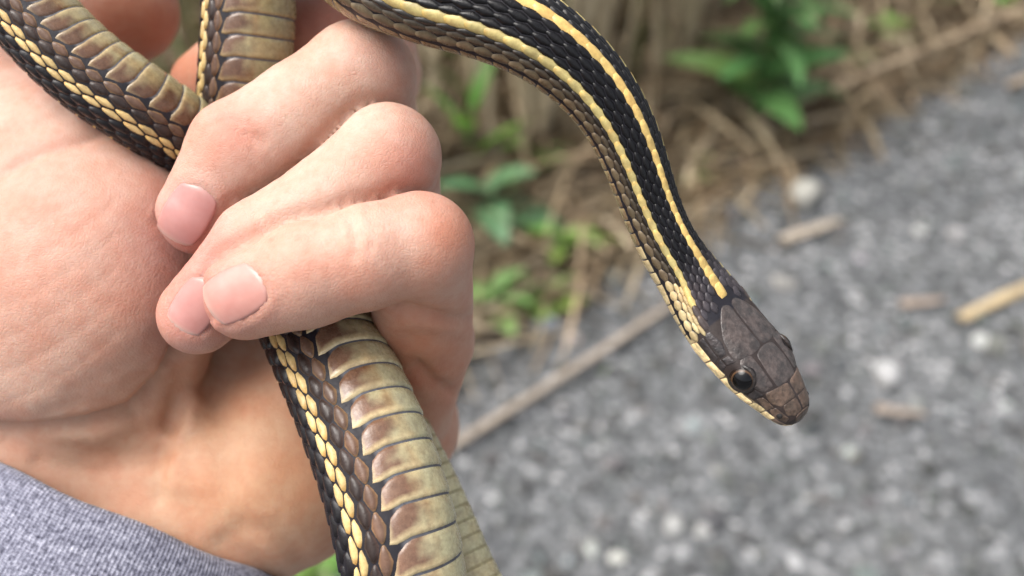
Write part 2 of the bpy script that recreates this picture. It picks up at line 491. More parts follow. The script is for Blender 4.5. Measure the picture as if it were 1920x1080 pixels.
# leafy plants
def leaf_mesh(L, W, droop, col, fold=0.25):
    V, C, n_ = [], [], 8
    for i in range(n_ + 1):
        t = i / n_
        wv = W * 0.5 * (math.sin(math.pi * min(1, t ** 0.75)) ** 0.9) + (0.0015 if i < n_ else 0)
        for k, s in enumerate((-1, -0.5, 0, 0.5, 1)):
            V.append((L * t, s * wv, -droop * L * t * t + fold * abs(s) * wv + 0.06 * wv * math.sin(t * 20 + s)))
            C.append(np.array(col) * (1.12 if s == 0 else 1.0))
    F = [(i * 5 + k, (i + 1) * 5 + k, (i + 1) * 5 + k + 1, i * 5 + k + 1) for i in range(n_) for k in range(4)]
    return np.array(V), F, np.array(C)
def plant(base, H, nl, L, W, col, label, name="leafy_plant", lean=(0, 0), pitch=(0.0, 0.7), cat="plant", low=0.15):
    base = np.array(base); e_ = empty(name, base); tag(e_, label, cat)
    K, n_ = 6, 6; V, C = [], []
    for i in range(n_ + 1):
        t = i / n_; c = np.array([lean[0] * t * t, lean[1] * t * t, H * t - 0.01]); r_ = max(0.0012, 0.0035 * H / 0.25 * (1 - 0.6 * t))
        for k in range(K):
            V.append(c + [r_ * math.cos(k * 1.0472), r_ * math.sin(k * 1.0472), 0]); C.append(np.array(col) * 0.9)
    F = [(i * K + k, i * K + (k + 1) % K, (i + 1) * K + (k + 1) % K, (i + 1) * K + k) for i in range(n_) for k in range(K)]
    mesh("stem", V, F, M_LEAF, parent=e_, col=np.array(C))
    for j in range(nl):
        t = low + (1 - low) * (j + 0.5) / nl
        sc = rng.uniform(0.75, 1.1) * (1.0 - 0.35 * t)
        cl = np.array(col) * rng.uniform(0.75, 1.25) * np.array([1 + rng.normal(0, 0.12), 1, 1])
        v, f, c = leaf_mesh(L * sc, W * sc, rng.uniform(0.1, 0.55), cl)
        o = mesh("leaf", v, f, M_LEAF, parent=e_, col=c)
        o.location = (lean[0] * t * t, lean[1] * t * t, H * t - 0.01)
        o.rotation_euler = (rng.normal(0, 0.25), -rng.uniform(*pitch), j * 2.4 + rng.normal(0, 0.3))
    return e_
def vb(px, py):
    g = ground(px, py); z = vz(g[0], g[1]) if wig(g[0], g[1]) > 0 else gz(g[0], g[1]); return (g[0], g[1], z)
G1, G2, G3 = (0.15, 0.28, 0.09), (0.23, 0.36, 0.09), (0.10, 0.20, 0.07)
plant(vb(1405, 262), 0.30, 26, 0.14, 0.048, (0.13, 0.25, 0.085), "tall leafy green plant with long pointed leaves at the verge edge")
plant(vb(1445, 215), 0.24, 12, 0.11, 0.036, G3, "darker leafy plant growing close behind the tall leafy plant")
plant(vb(915, 440), 0.06, 6, 0.10, 0.052, (0.14, 0.25, 0.13), "low plant with broad bluish green leaves beside the knuckles", name="broadleaf_weed")
plant(vb(885, 370), 0.13, 5, 0.13, 0.022, (0.12, 0.28, 0.05), "narrow bright green shoot rising above the broad leaves", name="green_shoot", pitch=(0.8, 1.3))
plant(vb(925, 580), 0.04, 9, 0.07, 0.032, (0.20, 0.34, 0.12), "low green weed at gravel edge beside the little finger", name="weed")
plant(vb(1015, 565), 0.025, 11, 0.065, 0.030, G2, "small bright yellow green weed on gravel beside the long stick", name="weed")
plant(vb(1050, 475), 0.035, 10, 0.08, 0.026, G2, "bright green weed sprouting through the straw edge", name="weed")
plant(vb(985, 355), 0.04, 8, 0.08, 0.026, G2, "green weed between dry stalks under the arching neck", name="weed")
plant(vb(1300, 330), 0.025, 9, 0.06, 0.024, G2, "tiny green weed beside the bend of the snake", name="weed")
plant(vb(1660, 92), 0.05, 10, 0.06, 0.028, G2, "bright green weed in straw between the tall plant and gravel", name="weed")
plant(vb(1590, 130), 0.02, 7, 0.05, 0.02, G2, "small low green sprig in straw closest to the tall plant", name="weed")
plant(vb(1750, 25), 0.04, 8, 0.06, 0.03, G1, "dull green weed at the far end of the verge", name="weed")
plant(vb(1860, 8), 0.05, 9, 0.07, 0.03, G2, "bright green weed beside the far end of the long lying stalk", name="weed")
plant(vb(350, 90), 0.16, 12, 0.11, 0.045, (0.09, 0.2, 0.05), "leafy green plant showing between the thumb and hanging coil")
plant(vb(385, 40), 0.12, 9, 0.10, 0.04, G3, "dark green plant behind the gap beside the thumb")
plant(vb(800, 210), 0.10, 8, 0.10, 0.026, G3, "dark green plant among stalks just beyond the knuckles")
plant(vb(880, 140), 0.14, 7, 0.13, 0.018, G1, "thin leaved green plant hidden among tall dry stalks")
plant(vb(590, 1075), 0.03, 8, 0.05, 0.026, G2, "small green weed on the ground below the wrist", name="weed")
plant(vb(1140, 690), 0.01, 5, 0.022, 0.010, (0.2, 0.25, 0.07), "tiny yellow green sprout on gravel under the long stick", name="weed")

# ------------------------------------------------------------------ the hand: one smooth surface from blended tapered limbs
def smin(a, b, k):
    h = np.maximum(k - np.abs(a - b), 0) / k
    return np.minimum(a, b) - h * h * k * 0.25

def cone(p, a, b, ra, rb, sq=None):
    if sq is not None:                                   # flattening along a direction
        n, f = sq; m = (a + b) / 2
        p = p + ((p - m) @ n)[:, None] * n * (f - 1)
        a = a + ((a - m) @ n) * n * (f - 1); b = b + ((b - m) @ n) * n * (f - 1)
    ab = b - a; t = np.clip(((p - a) @ ab) / (ab @ ab), 0, 1)
    return np.linalg.norm(p - a - t[:, None] * ab, axis=1) - (ra + (rb - ra) * t)

def chain(p, pts, k):                                    # pts: (px, py, depth, radius)
    d = None
    for (x0, y0, d0, r0), (x1, y1, d1, r1) in zip(pts[:-1], pts[1:]):
        c = cone(p, P(x0, y0, d0), P(x1, y1, d1), r0, r1)
        d = c if d is None else smin(d, c, k)
    return d

FINGERS = {
    #         MCP                     PIP                    shaft                   DIP                   tip
    "little": [(735, 795, 168, 9.5), (795, 640, 148, 7.4), (786, 462, 128, 7.0), (690, 481, 125.5, 6.6), (575, 515, 125.5, 6.75), (462, 553, 127, 5.85)],
    "ring":   [(740, 560, 174, 9.0), (735, 420, 160, 8.0), (727, 294, 134.5, 7.1), (622, 384, 133, 6.8), (495, 466, 132.5, 6.8), (371, 590, 133, 5.4)],
    "middle": [(700, 330, 178, 9.0), (690, 220, 166, 8.2), (675, 144, 141.5, 7.9), (575, 214, 140, 7.7), (455, 290, 139.5, 7.8), (374, 400, 139, 5.9)],
    "index":  [(700, 130, 190, 9.), (690, 70, 175, 8.5), (640, 48, 163, 8.0), (560, 62, 163, 7.8), (470, 110, 165, 7.4), (395, 165, 168, 6.8)],
}
THUMB = [(-60, 330, 170, 14.0), (-40, 130, 177, 12.0), (70, 10, 180, 11.0), (232, 18, 176, 9.6)]

def sdf_palm(p):
    d = chain(p, [(40, 650, 158, 16.5), (105, 540, 159, 19.5), (125, 350, 163, 18.5)], 8)
    d = smin(d, chain(p, [(205, 345, 158, 10), (232, 440, 153, 11), (236, 570, 153, 11), (195, 690, 156.5, 12)], 8), 13)
    d = smin(d, chain(p, [(-170, 640, 166, 20), (-120, 300, 168, 20)], 8), 12)
    d = smin(d, chain(p, [(620, 800, 171, 14.5), (500, 890, 168, 15.5), (420, 935, 169, 15.5)], 8), 9)
    d = smin(d, chain(p, [(560, 560, 186, 14), (600, 330, 190, 14), (650, 150, 190, 11)], 8), 12)
    d = smin(d, chain(p, [(380, 520, 184, 15), (420, 760, 177, 13)], 8), 7)
    d = smin(d, chain(p, [(400, 905, 172, 15.5), (170, 850, 172, 16), (0, 800, 172, 16)], 8), 7)
    d = smin(d, chain(p, [(345, 945, 170, 16), (180, 1250, 160, 18)], 8), 8)
    d = smin(d, chain(p, [(120, 880, 170, 17.0), (-40, 1150, 158, 19)], 8), 8)
    for f in FINGERS.values():
        d = smin(d, chain(p, [(f[0][0], f[0][1], f[0][2], f[0][3] - 0.6), (f[1][0], f[1][1], f[1][2] + 3, f[1][3] - 1.6)], 3), 8)
    d = smin(d, chain(p, [(745, 800, 172, 9.5), (620, 840, 172, 13)], 4), 8)
    d = smin(d, chain(p, THUMB, 5), 9)
    return d

def finger_sdf(p, f):
    return chain(p, f, 1.1)

def sdf(p):
    d = sdf_palm(p)
    for f in FINGERS.values():
        d = smin(d, finger_sdf(p, f), 0.35)
    return d

def grad(p, e=0.25):
    g = np.stack([sdf(p + np.eye(3)[i] * e) - sdf(p - np.eye(3)[i] * e) for i in range(3)], -1)
    return g / np.maximum(np.linalg.norm(g, axis=1, keepdims=True), 1e-9)

def polygonise(f, lo, hi, h, blk=8):
    nb = np.ceil((hi - lo) / (h * blk)).astype(int); n = nb * blk + 1
    V = np.full(n, 50.0, np.float32)
    bi = np.stack(np.meshgrid(*[np.arange(k) for k in nb], indexing='ij'), -1).reshape(-1, 3)
    dc = f(lo + (bi + 0.5) * blk * h)
    act = np.abs(dc) < h * blk * 0.87 + 4.5
    for b, d_ in zip(bi[~act], dc[~act]):
        s = b * blk; V[s[0]:s[0] + blk + 1, s[1]:s[1] + blk + 1, s[2]:s[2] + blk + 1] = np.sign(d_) * 50
    lo_ = np.stack(np.meshgrid(*[np.arange(blk + 1)] * 3, indexing='ij'), -1).reshape(-1, 3)
    A = bi[act]
    for s in range(0, len(A), 400):
        b = A[s:s + 400]; ii = (b[:, None] * blk + lo_[None]).reshape(-1, 3)
        V[ii[:, 0], ii[:, 1], ii[:, 2]] = f(lo + ii * h)
    sg = V < 0
    c8 = np.stack([sg[i:n[0] - 1 + i, j:n[1] - 1 + j, k:n[2] - 1 + k] for i in (0, 1) for j in (0, 1) for k in (0, 1)], -1)
    cnt_ = c8.sum(-1); cell = np.argwhere((cnt_ > 0) & (cnt_ < 8))
    idx = np.full(cnt_.shape, -1, int); idx[tuple(cell.T)] = np.arange(len(cell))
    acc = np.zeros((len(cell), 3)); num = np.zeros(len(cell))
    cor = [(i, j, k) for i in (0, 1) for j in (0, 1) for k in (0, 1)]
    for a in cor:
        for ax in range(3):
            if a[ax]: continue
            b = list(a); b[ax] = 1
            va = V[tuple((cell + a).T)]; vb_ = V[tuple((cell + b).T)]
            m = (va < 0) != (vb_ < 0)
            t = np.where(m, va / np.where(m, va - vb_, 1), 0)
            q = np.array(a, float) + t[:, None] * np.eye(3)[ax]
            acc[m] += q[m]; num[m] += 1
    verts = lo + (cell + acc / num[:, None]) * h
    faces = []
    for ax in range(3):
        u, v = (ax + 1) % 3, (ax + 2) % 3
        sl0 = [slice(None)] * 3; sl1 = [slice(None)] * 3
        sl0[ax] = slice(0, n[ax] - 1); sl1[ax] = slice(1, n[ax])
        e0, e1 = sg[tuple(sl0)], sg[tuple(sl1)]
        ij = np.argwhere(e0 != e1)
        ij = ij[(ij[:, u] > 0) & (ij[:, v] > 0) & (ij[:, u] < n[u] - 1) & (ij[:, v] < n[v] - 1)]
        flip = e0[tuple(ij.T)]
        du = np.eye(3, dtype=int)[u]; dv = np.eye(3, dtype=int)[v]
        q = np.stack([idx[tuple((ij - du - dv).T)], idx[tuple((ij - dv).T)], idx[tuple(ij.T)], idx[tuple((ij - du).T)]], -1)
        q[~flip] = q[~flip][:, ::-1]
        faces.append(q)
    return verts, np.concatenate(faces)

lo = np.array([-115.0, -70.0, -215.0]); hi = np.array([2.0, 60.0, -112.0])
HV, HF = polygonise(sdf, lo, hi, 0.62)
for _ in range(2):
    HV = HV - (sdf(HV) * 0.9)[:, None] * grad(HV)
HN = grad(HV)

# nails: patches cast on to the finger ends
NAILS = {  # centre px, tip direction px, half length, half width (px), depth guess
    "little": ((440, 551), (-0.87, 0.49), 60, 54),
    "middle": ((350, 402), (-0.50, 0.87), 60, 50),
    "ring":   ((366, 574), (-0.55, 0.83), 56, 46),
}
def cast(px, py, fn, d0=105.0, it=40):
    o_ = np.stack([(px - 960) / FPX, -(py - 540) / FPX, -np.ones_like(px)], -1)
    d = np.full(len(px), d0)
    for _ in range(it):
        s = fn(o_ * d[:, None]); d = np.minimum(d + s * 0.85, 150)
    return o_ * d[:, None]

HP = pix(HV); front = np.clip(HN[:, 2] * 2.0 + 0.2, 0, 1)
mm = FPX / np.maximum(-HV[:, 2], 1)                       # px per mm at each vertex
disp = np.zeros(len(HV))
def stroke(pts, depth, width, dmin=0, dmax=400):
    global disp
    q = pl_dist(HP, pts) / mm
    k = (-HV[:, 2] > dmin) & (-HV[:, 2] < dmax)
    disp += np.where(k, -depth * np.exp(-(q / width) ** 2) * front, 0)
# folds of the wrist and the ball of the thumb
stroke([(350, 660), (318, 722), (255, 782), (160, 812), (60, 826), (-60, 822)], 2.4, 1.2, 135)
stroke([(350, 660), (318, 722), (255, 782), (160, 812), (60, 826), (-60, 822)], 1.4, 3.6, 135)
stroke([(300, 845), (200, 862), (110, 850), (0, 838)], 0.5, 1.2, 135)
stroke([(300, 640), (240, 690), (140, 740)], 0.35, 2.0, 135)
stroke([(280, 700), (200, 752), (90, 775)], 0.3, 1.4, 135)
stroke([(0, 322), (70, 285), (150, 262), (215, 232)], 0.7, 1.0, 135)
stroke([(0, 322), (70, 285), (150, 262), (215, 232)], 0.5, 3.5, 135)
stroke([(0, 250), (60, 235), (120, 215)], 0.3, 1.0, 135)
stroke([(412, 640), (412, 700), (396, 770)], 1.4, 2.6, 135)
stroke([(356, 660), (348, 720), (322, 800)], 1.6, 1.4, 135)
stroke([(330, 900), (338, 820), (352, 750)], -1.1, 2.6, 135)
stroke([(70, 868), (190, 884), (290, 866), (385, 806)], 0.5, 1.2, 135)
stroke([(300, 930), (300, 860), (318, 800)], 0.6, 1.6, 135)
stroke([(385, 900), (375, 830), (380, 770)], -0.6, 2.2, 135)
stroke([(440, 880), (430, 800), (420, 740)], 0.5, 3.0, 135)
stroke([(455, 990), (510, 1000), (552, 1030), (575, 1075)], 0.6, 2.2, 135)
stroke([(420, 1020), (470, 1050), (520, 1090)], 0.6, 2.0, 135)
for k in range(7):                                        # fine diagonal wrinkles of the palm
    y0 = 360 + k * 62
    stroke([(-20, y0 + 40), (70, y0), (160, y0 - 58), (215, y0 - 105)], 0.07, 0.5, 135)
# finger folds
fd = np.sort(np.stack([finger_sdf(HV, f) for f in FINGERS.values()]), axis=0)
near_two = np.exp(-((fd[1] - fd[0]) / 1.1) ** 2) * (fd[0] < 0.6) * (-HV[:, 2] < 152)     # the line where two fingers press together
stroke([(742, 578), (800, 594), (850, 600), (900, 596)], 1.3, 1.0, 125)
stroke([(760, 640), (800, 632), (860, 640)], 0.4, 1.2, 130)
stroke([(785, 690), (815, 722), (850, 735)], 1.0, 1.1, 130)
stroke([(655, 402), (668, 440), (664, 480)], 0.4, 0.5, 100, 135)
for q_ in ((0, 0), (14, 2), (-16, 3), (30, 6)):
    stroke([(640 + q_[0], 400 + q_[1]), (652 + q_[0], 425), (650 + q_[0], 452 - q_[1])], 0.2, 0.35, 100, 135)
    stroke([(424 + q_[0], 232 + q_[0] * .5), (452 + q_[0], 246 + q_[0] * .5), (478 + q_[0], 268 + q_[0] * .5)], 0.2, 0.35, 100, 142)
    stroke([(486 + q_[0], 396 - q_[0] * .5), (506 + q_[0], 418 - q_[0] * .5)], 0.2, 0.35, 100, 140)
stroke([(640, 396), (650, 420)], 0.15, 0.5, 100, 135)
stroke([(420, 222), (455, 232), (492, 262)], 0.38, 0.6, 100, 142)
stroke([(400, 236), (440, 252), (474, 282)], 0.25, 0.5, 100, 142)
stroke([(690, 398), (700, 430), (694, 470)], 0.2, 0.5, 100, 135)
stroke([(478, 400), (495, 430)], 0.2, 0.6, 100, 140)
# gentle unevenness
disp += 0.05 * np.sin(HV[:, 0] * 0.5 + 1) * np.sin(HV[:, 1] * 0.45) + 0.015 * np.sin(HV[:, 0] * 2.1 + HV[:, 1] * 1.7)
nail_info = []
def nail_local(c, t, hl, hw, q):
    t = np.array(t); t = t / np.linalg.norm(t); s = np.array([-t[1], t[0]])
    dq = q - np.array(c); return (dq @ t) / hl, (dq @ s) / hw
for nm, (c, t, hl, hw) in NAILS.items():
    u, v = nail_local(c, t, hl, hw, HP)
    rr = (np.abs(u) ** 2.6 + np.abs(v) ** 2.6) ** (1 / 2.6)
    fk = (-HV[:, 2] < {"little": 134, "ring": 140, "middle": 143}[nm]) * front
    disp += fk * (-0.10 * np.exp(-((rr - 1.0) / 0.08) ** 2) + 0.12 * np.exp(-((rr - 1.2) / 0.14) ** 2) * (u < 0.7) - 0.35 * (rr < 0.9))
HV2 = HV + HN * disp[:, None]
ea = HF[:, [0, 1, 2, 3]].ravel(); eb = HF[:, [1, 2, 3, 0]].ravel()
def relax(A, wgt, it):
    for _ in range(it):
        acc = np.zeros_like(A); num = np.zeros(len(A))
        np.add.at(acc, ea, A[eb]); np.add.at(acc, eb, A[ea]); np.add.at(num, ea, 1); np.add.at(num, eb, 1)
        A = A * (1 - wgt) + acc / np.maximum(num, 1)[:, None] * wgt
    return A
HV2 = relax(HV2, np.clip(np.exp(-((fd[1] - fd[0]) / 1.2) ** 2) * (fd[0] < 1.2), 0, 1)[:, None] * 0.6, 4)
HNS = relax(HN, 0.6, 5); HNS /= np.maximum(np.linalg.norm(HNS, axis=1, keepdims=True), 1e-6)
press = np.exp(-((fd[1] - fd[0]) / 1.3) ** 2) * (fd[0] < 1.0) * (-HV[:, 2] < 152)
press = relax(press[:, None], 0.6, 3)
HV2 = HV2 - HNS * press * 1.15                             # the tight groove where two fingers press together

# skin colour plus some painted shade: paler shafts, pinker ends and knuckles, yellower heel of the hand
base = np.repeat(s2l(230, 196, 180)[None], len(HV), 0)
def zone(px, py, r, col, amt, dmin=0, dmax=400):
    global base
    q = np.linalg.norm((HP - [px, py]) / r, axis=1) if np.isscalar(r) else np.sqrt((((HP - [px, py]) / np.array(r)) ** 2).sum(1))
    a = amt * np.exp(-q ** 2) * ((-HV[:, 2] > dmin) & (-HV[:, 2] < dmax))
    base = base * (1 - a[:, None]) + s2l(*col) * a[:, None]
zone(480, 880, (330, 240), (228, 180, 138), 0.85)
zone(250, 860, (300, 90), (228, 188, 158), 0.6)
zone(120, 520, (260, 240), (224, 180, 162), 0.75, 135)
zone(60, 330, (120, 90), (224, 164, 146), 0.5, 135)
zone(340, 440, (90, 110), (214, 150, 144), 0.75, 0, 146)
zone(350, 600, (80, 90), (214, 152, 144), 0.75, 0, 146)
zone(450, 570, (120, 80), (224, 160, 146), 0.7, 0, 140)
zone(640, 520, (110, 70), (228, 170, 150), 0.55, 0, 140)
zone(440, 245, (70, 60), (216, 150, 134), 0.6, 0, 146)
zone(850, 440, (60, 60), (222, 150, 120), 0.7, 0, 140)
zone(770, 300, (60, 80), (222, 160, 146), 0.6, 0, 150)
zone(730, 110, (70, 60), (214, 160, 146), 0.5, 0, 155)
zone(640, 200, (110, 90), (222, 200, 184), 0.6, 0, 150)
zone(790, 680, (110, 130), (216, 150, 118), 0.85)
zone(230, 20, (200, 120), (176, 116, 88), 0.9, 150)  # thumb: its shade painted into the skin as dark brown
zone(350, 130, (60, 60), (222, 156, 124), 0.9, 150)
zone(600, 30, (120, 60), (184, 126, 114), 0.8, 148)  # index finger: shadow painted in as darker pink skin
frk = np.random.default_rng(3)
for _ in range(16):                                       # freckles
    fx, fy = frk.uniform(430, 860), frk.uniform(120, 560)
    zone(fx, fy, frk.uniform(2.2, 3.6), (176, 128, 104), frk.uniform(0.3, 0.7), 0, 140)
org = to_world(P(300, 900, 170))
base = base * np.array([0.67, 0.645, 0.62])
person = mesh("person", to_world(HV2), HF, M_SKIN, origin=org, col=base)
tag(person, "bare left hand with grey knit sleeve gripping the striped snake in a fist", "person")

for nm, (c, t, hl, hw) in NAILS.items():
    n_ = 25; g = np.linspace(-1, 1, n_); U, W = np.meshgrid(g, g, indexing='ij')
    # square to rounded-square
    f = 1 - 0.24 * (U ** 2) * (W ** 2)
    Ut, Wt = U * f, W * f
    tt = np.array(t) / np.linalg.norm(t); ss = np.array([-tt[1], tt[0]])
    px = (c[0] + Ut * hl * tt[0] + Wt * hw * ss[0]).ravel(); py = (c[1] + Ut * hl * tt[1] + Wt * hw * ss[1]).ravel()
    fn = lambda p, f_=FINGERS[nm]: finger_sdf(p, f_)
    pts = cast(px, py, fn)
    nn = np.stack([fn(pts + np.eye(3)[i] * 0.3) - fn(pts - np.eye(3)[i] * 0.3) for i in range(3)], -1); nn /= np.linalg.norm(nn, axis=1, keepdims=True)
    m = np.maximum(np.abs(U), np.abs(W)).ravel()
    h = 0.02 - 0.5 * np.clip((m - 0.86) / 0.14, 0, 1) ** 2 * np.where(U.ravel() > 0.86, 0.45, 1.0)
    pts = pts + nn * h[:, None]
    idx = np.arange(n_ * n_).reshape(n_, n_)
    F = np.stack([idx[:-1, :-1], idx[:-1, 1:], idx[1:, 1:], idx[1:, :-1]], -1).reshape(-1, 4)
    pink = {"little": s2l(230, 172, 160), "middle": s2l(214, 158, 152), "ring": s2l(216, 158, 150)}[nm]
    col = np.repeat(pink[None], n_ * n_, 0)
    fe = np.clip((U.ravel() - 0.80) / 0.1, 0, 1)[:, None] * 0.65; col = col * (1 - fe) + s2l(238, 212, 196) * fe
    lu = np.exp(-(((U.ravel() + 1) / 0.3) ** 2 + (W.ravel() / 0.6) ** 2))[:, None] * 0.4; col = col * (1 - lu) + s2l(234, 196, 186) * lu
    mesh("fingernail", to_world(pts), F[:, ::-1], M_NAIL, parent=person, origin=org, col=col * np.array([0.68, 0.64, 0.63]))

# sleeve: a knit tube round the forearm with a turned edge
ca_ = P(212, 948, 166); cb_ = P(-158, 1650, 148)
ax = (cb_ - ca_); LA = np.linalg.norm(ax); ax /= LA
wide = np.cross(ax, [0, 0, 1.0]); wide /= np.linalg.norm(wide); thick = np.cross(wide, ax)
if thick[2] < 0: thick = -thick
NT_, prof = 260, []
prof += [(20, -1.6), (8, -1.6), (2.0, -1.6), (0.5, -1.2), (0.0, -0.5), (0.25, 0.2), (1.0, 0.7), (2.2, 0.9)]
prof += [(s, 0.9 + 0.12 * math.sin(s * 0.8)) for s in np.linspace(3.2, 34, 40)]
prof += [(s, 0.9 + (s - 34) * 0.05) for s in np.linspace(36, LA, 30)]
V, UV = [], []
for i, (s, o_) in enumerate(prof):
    for k in range(NT_):
        th = 2 * math.pi * k / (NT_ - 1)
        rip = 0.7 * math.sin(th * 3 + 1) * min(1, s / 30) + 0.12 * math.sin(th * 5 + s * 0.12)
        grow = 1 + s / LA * 0.25
        a_ = (32.3 * grow + o_ + rip); b_ = (21.5 * grow + o_ + rip)
        V.append(ca_ + ax * (s + 0.25 * math.sin(th * 9)) + wide * math.cos(th) * a_ + thick * math.sin(th) * b_)
        UV.append((k / (NT_ - 1), s if i > 5 else -s - 1))
V = np.array(V); idx = np.arange(len(V)).reshape(len(prof), NT_)
F = np.stack([idx[:-1, :-1], idx[1:, :-1], idx[1:, 1:], idx[:-1, 1:]], -1).reshape(-1, 4)
mesh("sleeve", to_world(V), F, M_KNIT, parent=person, origin=org, uv=np.array(UV))

# ------------------------------------------------------------------ the snake: one continuous path, head to tail
KEYS = [  # px, py, depth, radius mm, dorsal angle from the camera side, row squeeze
    (1500, 789, 129.5, 4.0, 34, 0.86), (1452, 731, 130.5, 4.0, 34, 0.86), (1391, 657, 131.5, 4.0, 34, 0.86), (1334, 585, 132.5, 4.2, 36, 0.86),
    (1288, 520, 133, 4.0, 38, 0.86), (1246, 452, 132.5, 3.85, 38, 0.86), (1217, 385, 132, 3.9, 36, 0.86), (1192, 312, 131, 4.1, 33, 0.87),
    (1160, 236, 130, 4.4, 30, 0.88), (1108, 160, 129, 4.8, 28, 0.88), (1028, 88, 128.5, 5.3, 26, 0.89), (930, 36, 129, 5.8, 25, 0.9),
    (800, -5, 131, 6.2, 26, 0.92), (690, -50, 134, 6.6, 40, 0.95), (610, -130, 138, 6.9, 70, 1), (545, -215, 143, 7, 100, 1), (485, -190, 147, 7, 118, 1),
    (470, -90, 149, 7, 119, 1), (468, 20, 150, 6.9, 119, 1), (462, 130, 152, 6.9, 119, 1), (455, 240, 156, 6.9, 118, 1),
    (470, 350, 158, 7, 115, 1), (520, 470, 154, 7.2, 110, 1), (582, 590, 145, 7.8, 100, 1), (634, 690, 138.5, 8.0, 100, 1), (683, 800, 134.5, 8.1, 100, 1),
    (722, 910, 132, 8.1, 100, 1), (750, 1020, 130.5, 8.1, 100, 1), (768, 1130, 131, 8, 110, 1), (795, 1260, 134, 7.8, 130, 1), (860, 1330, 139, 7.2, 175, 1),
    (925, 1280, 143, 6.5, 215, 1), (905, 1180, 145, 5.8, 238, 1), (858, 1060, 147, 5.3, 243, 1), (808, 940, 149, 5.2, 245, 1), (754, 830, 151, 5.2, 247, 1),
    (690, 720, 155, 5.2, 250, 1), (600, 590, 162, 5.4, 256, 1), (500, 450, 164, 5.6, 262, 1), (420, 330, 157, 5.9, 268, 1),
    (345, 252, 149.5, 6.1, 267, 1), (262, 196, 145, 6.2, 267, 1), (172, 134, 143, 6.2, 267, 1), (85, 52, 142, 6.2, 267, 1), (10, -45, 142, 6.1, 267, 1),
    (-60, -160, 144, 5.8, 272, 1), (-130, -290, 146, 5.2, 272, 1), (-180, -430, 150, 3.8, 272, 1), (-200, -560, 152, 1.6, 272, 1)]
KP = np.array([P(*k[:3]) for k in KEYS]); KA = np.array([k[3:] for k in KEYS], float)
seg = np.linalg.norm(np.diff(KP, axis=0), axis=1); KS = np.concatenate([[0], np.cumsum(seg)])
def catmull(x, xs, ys):
    i = np.clip(np.searchsorted(xs, x) - 1, 0, len(xs) - 2)
    m = np.gradient(ys, xs, axis=0)
    h = xs[i + 1] - xs[i]; t = (x - xs[i]) / h
    if ys.ndim > 1: h = h[:, None]; t = t[:, None]
    return (2*t**3-3*t**2+1)*ys[i] + (t**3-2*t**2+t)*h*m[i] + (-2*t**3+3*t**2)*ys[i+1] + (t**3-t**2)*h*m[i+1]
uu = np.arange(0, KS[-1], 0.25)
CP = catmull(uu, KS, KP)
ker = np.ones(15) / 15
def smooth(a):
    pad = np.concatenate([2 * a[:1] - a[1:8][::-1], a, 2 * a[-1:] - a[-8:-1][::-1]]); return np.stack([np.convolve(pad[:, i], ker, 'valid') for i in range(a.shape[1])], -1)
CP = smooth(CP)
CS = np.concatenate([[0], np.cumsum(np.linalg.norm(np.diff(CP, axis=0), axis=1))]); LEN = CS[-1]
AT = np.stack([np.interp(uu, KS, KA[:, i]) for i in range(3)], -1); AT = smooth(AT)
TT = np.gradient(CP, axis=0); TT /= np.linalg.norm(TT, axis=1, keepdims=True)
cc = np.array([0, 0, 1.0]) - TT[:, 2:3] * TT; cc /= np.linalg.norm(cc, axis=1, keepdims=True)
rr_ = np.cross(TT, cc); ph = np.radians(AT[:, 1])[:, None]
DD = np.cos(ph) * cc + np.sin(ph) * rr_; BB = np.cross(TT, DD)
HS = [0, .25, .8, 1.6, 3, 5, 7, 9, 11, 13, 15.5, 18, 21, 24, 27]
HW = [.3, 1.5, 2.45, 3.0, 3.6, 4.2, 4.9, 5.3, 5.5, 5.65, 5.75, 5.6, 5.05, 4.4, 4.0]
HT = [.2, .95, 1.65, 2.1, 2.6, 3.1, 3.5, 3.7, 3.75, 3.7, 3.65, 3.65, 3.7, 3.75, 3.8]
HB = [.2, .75, 1.25, 1.6, 2.0, 2.35, 2.6, 2.75, 2.9, 3.05, 3.2, 3.3, 3.45, 3.55, 3.7]
def at(s, arr):
    if arr.ndim == 1: return np.interp(s, CS, arr)
    return np.stack([np.interp(s, CS, arr[:, i]) for i in range(arr.shape[1])], -1)
def body_pt(s, th, off=0.0):                              # s mm, th radians from the back line, offset mm
    s = np.asarray(s, float); th = np.asarray(th, float)
    c, d, b = at(s, CP), at(s, DD), at(s, BB); r = at(s, AT[:, 0])
    k = np.clip((s - 22) / 10, 0, 1); k = k * k * (3 - 2 * k)
    wv = np.interp(s, HS, HW) * (1 - k) + r * 1.0 * k
    ht = np.interp(s, HS, HT) * (1 - k) + r * 1.0 * k
    hb = np.interp(s, HS, HB) * (1 - k) + r * 0.97 * k
    pw = 0.80 * (1 - k) + 1.0 * k
    sn, cs = np.sin(th), np.cos(th)
    x = wv * np.sign(sn) * np.abs(sn) ** pw
    y = np.where(cs > 0, ht, hb) * np.sign(cs) * np.abs(cs) ** np.where(cs > 0, pw, 1.0)
    # brow ridge, eye socket and cheek
    he = (1 - k)
    brow = np.exp(-((s - 9.0) / 2.6) ** 2) * np.exp(-((np.abs(th) - 0.86) / 0.22) ** 2) * 0.45 * he
    sock = np.exp(-((s - 9.2) / 1.7) ** 2) * np.exp(-((np.abs(th) - 1.26) / 0.24) ** 2) * 0.35 * he
    canth = np.exp(-((s - 5.0) / 2.2) ** 2) * np.exp(-((np.abs(th) - 1.30) / 0.25) ** 2) * 0.35 * he
    f = 1 + (off + brow - sock - canth) / np.maximum(np.hypot(x, y), 0.15)
    return c + b * (x * f)[..., None] + d * (y * f)[..., None]

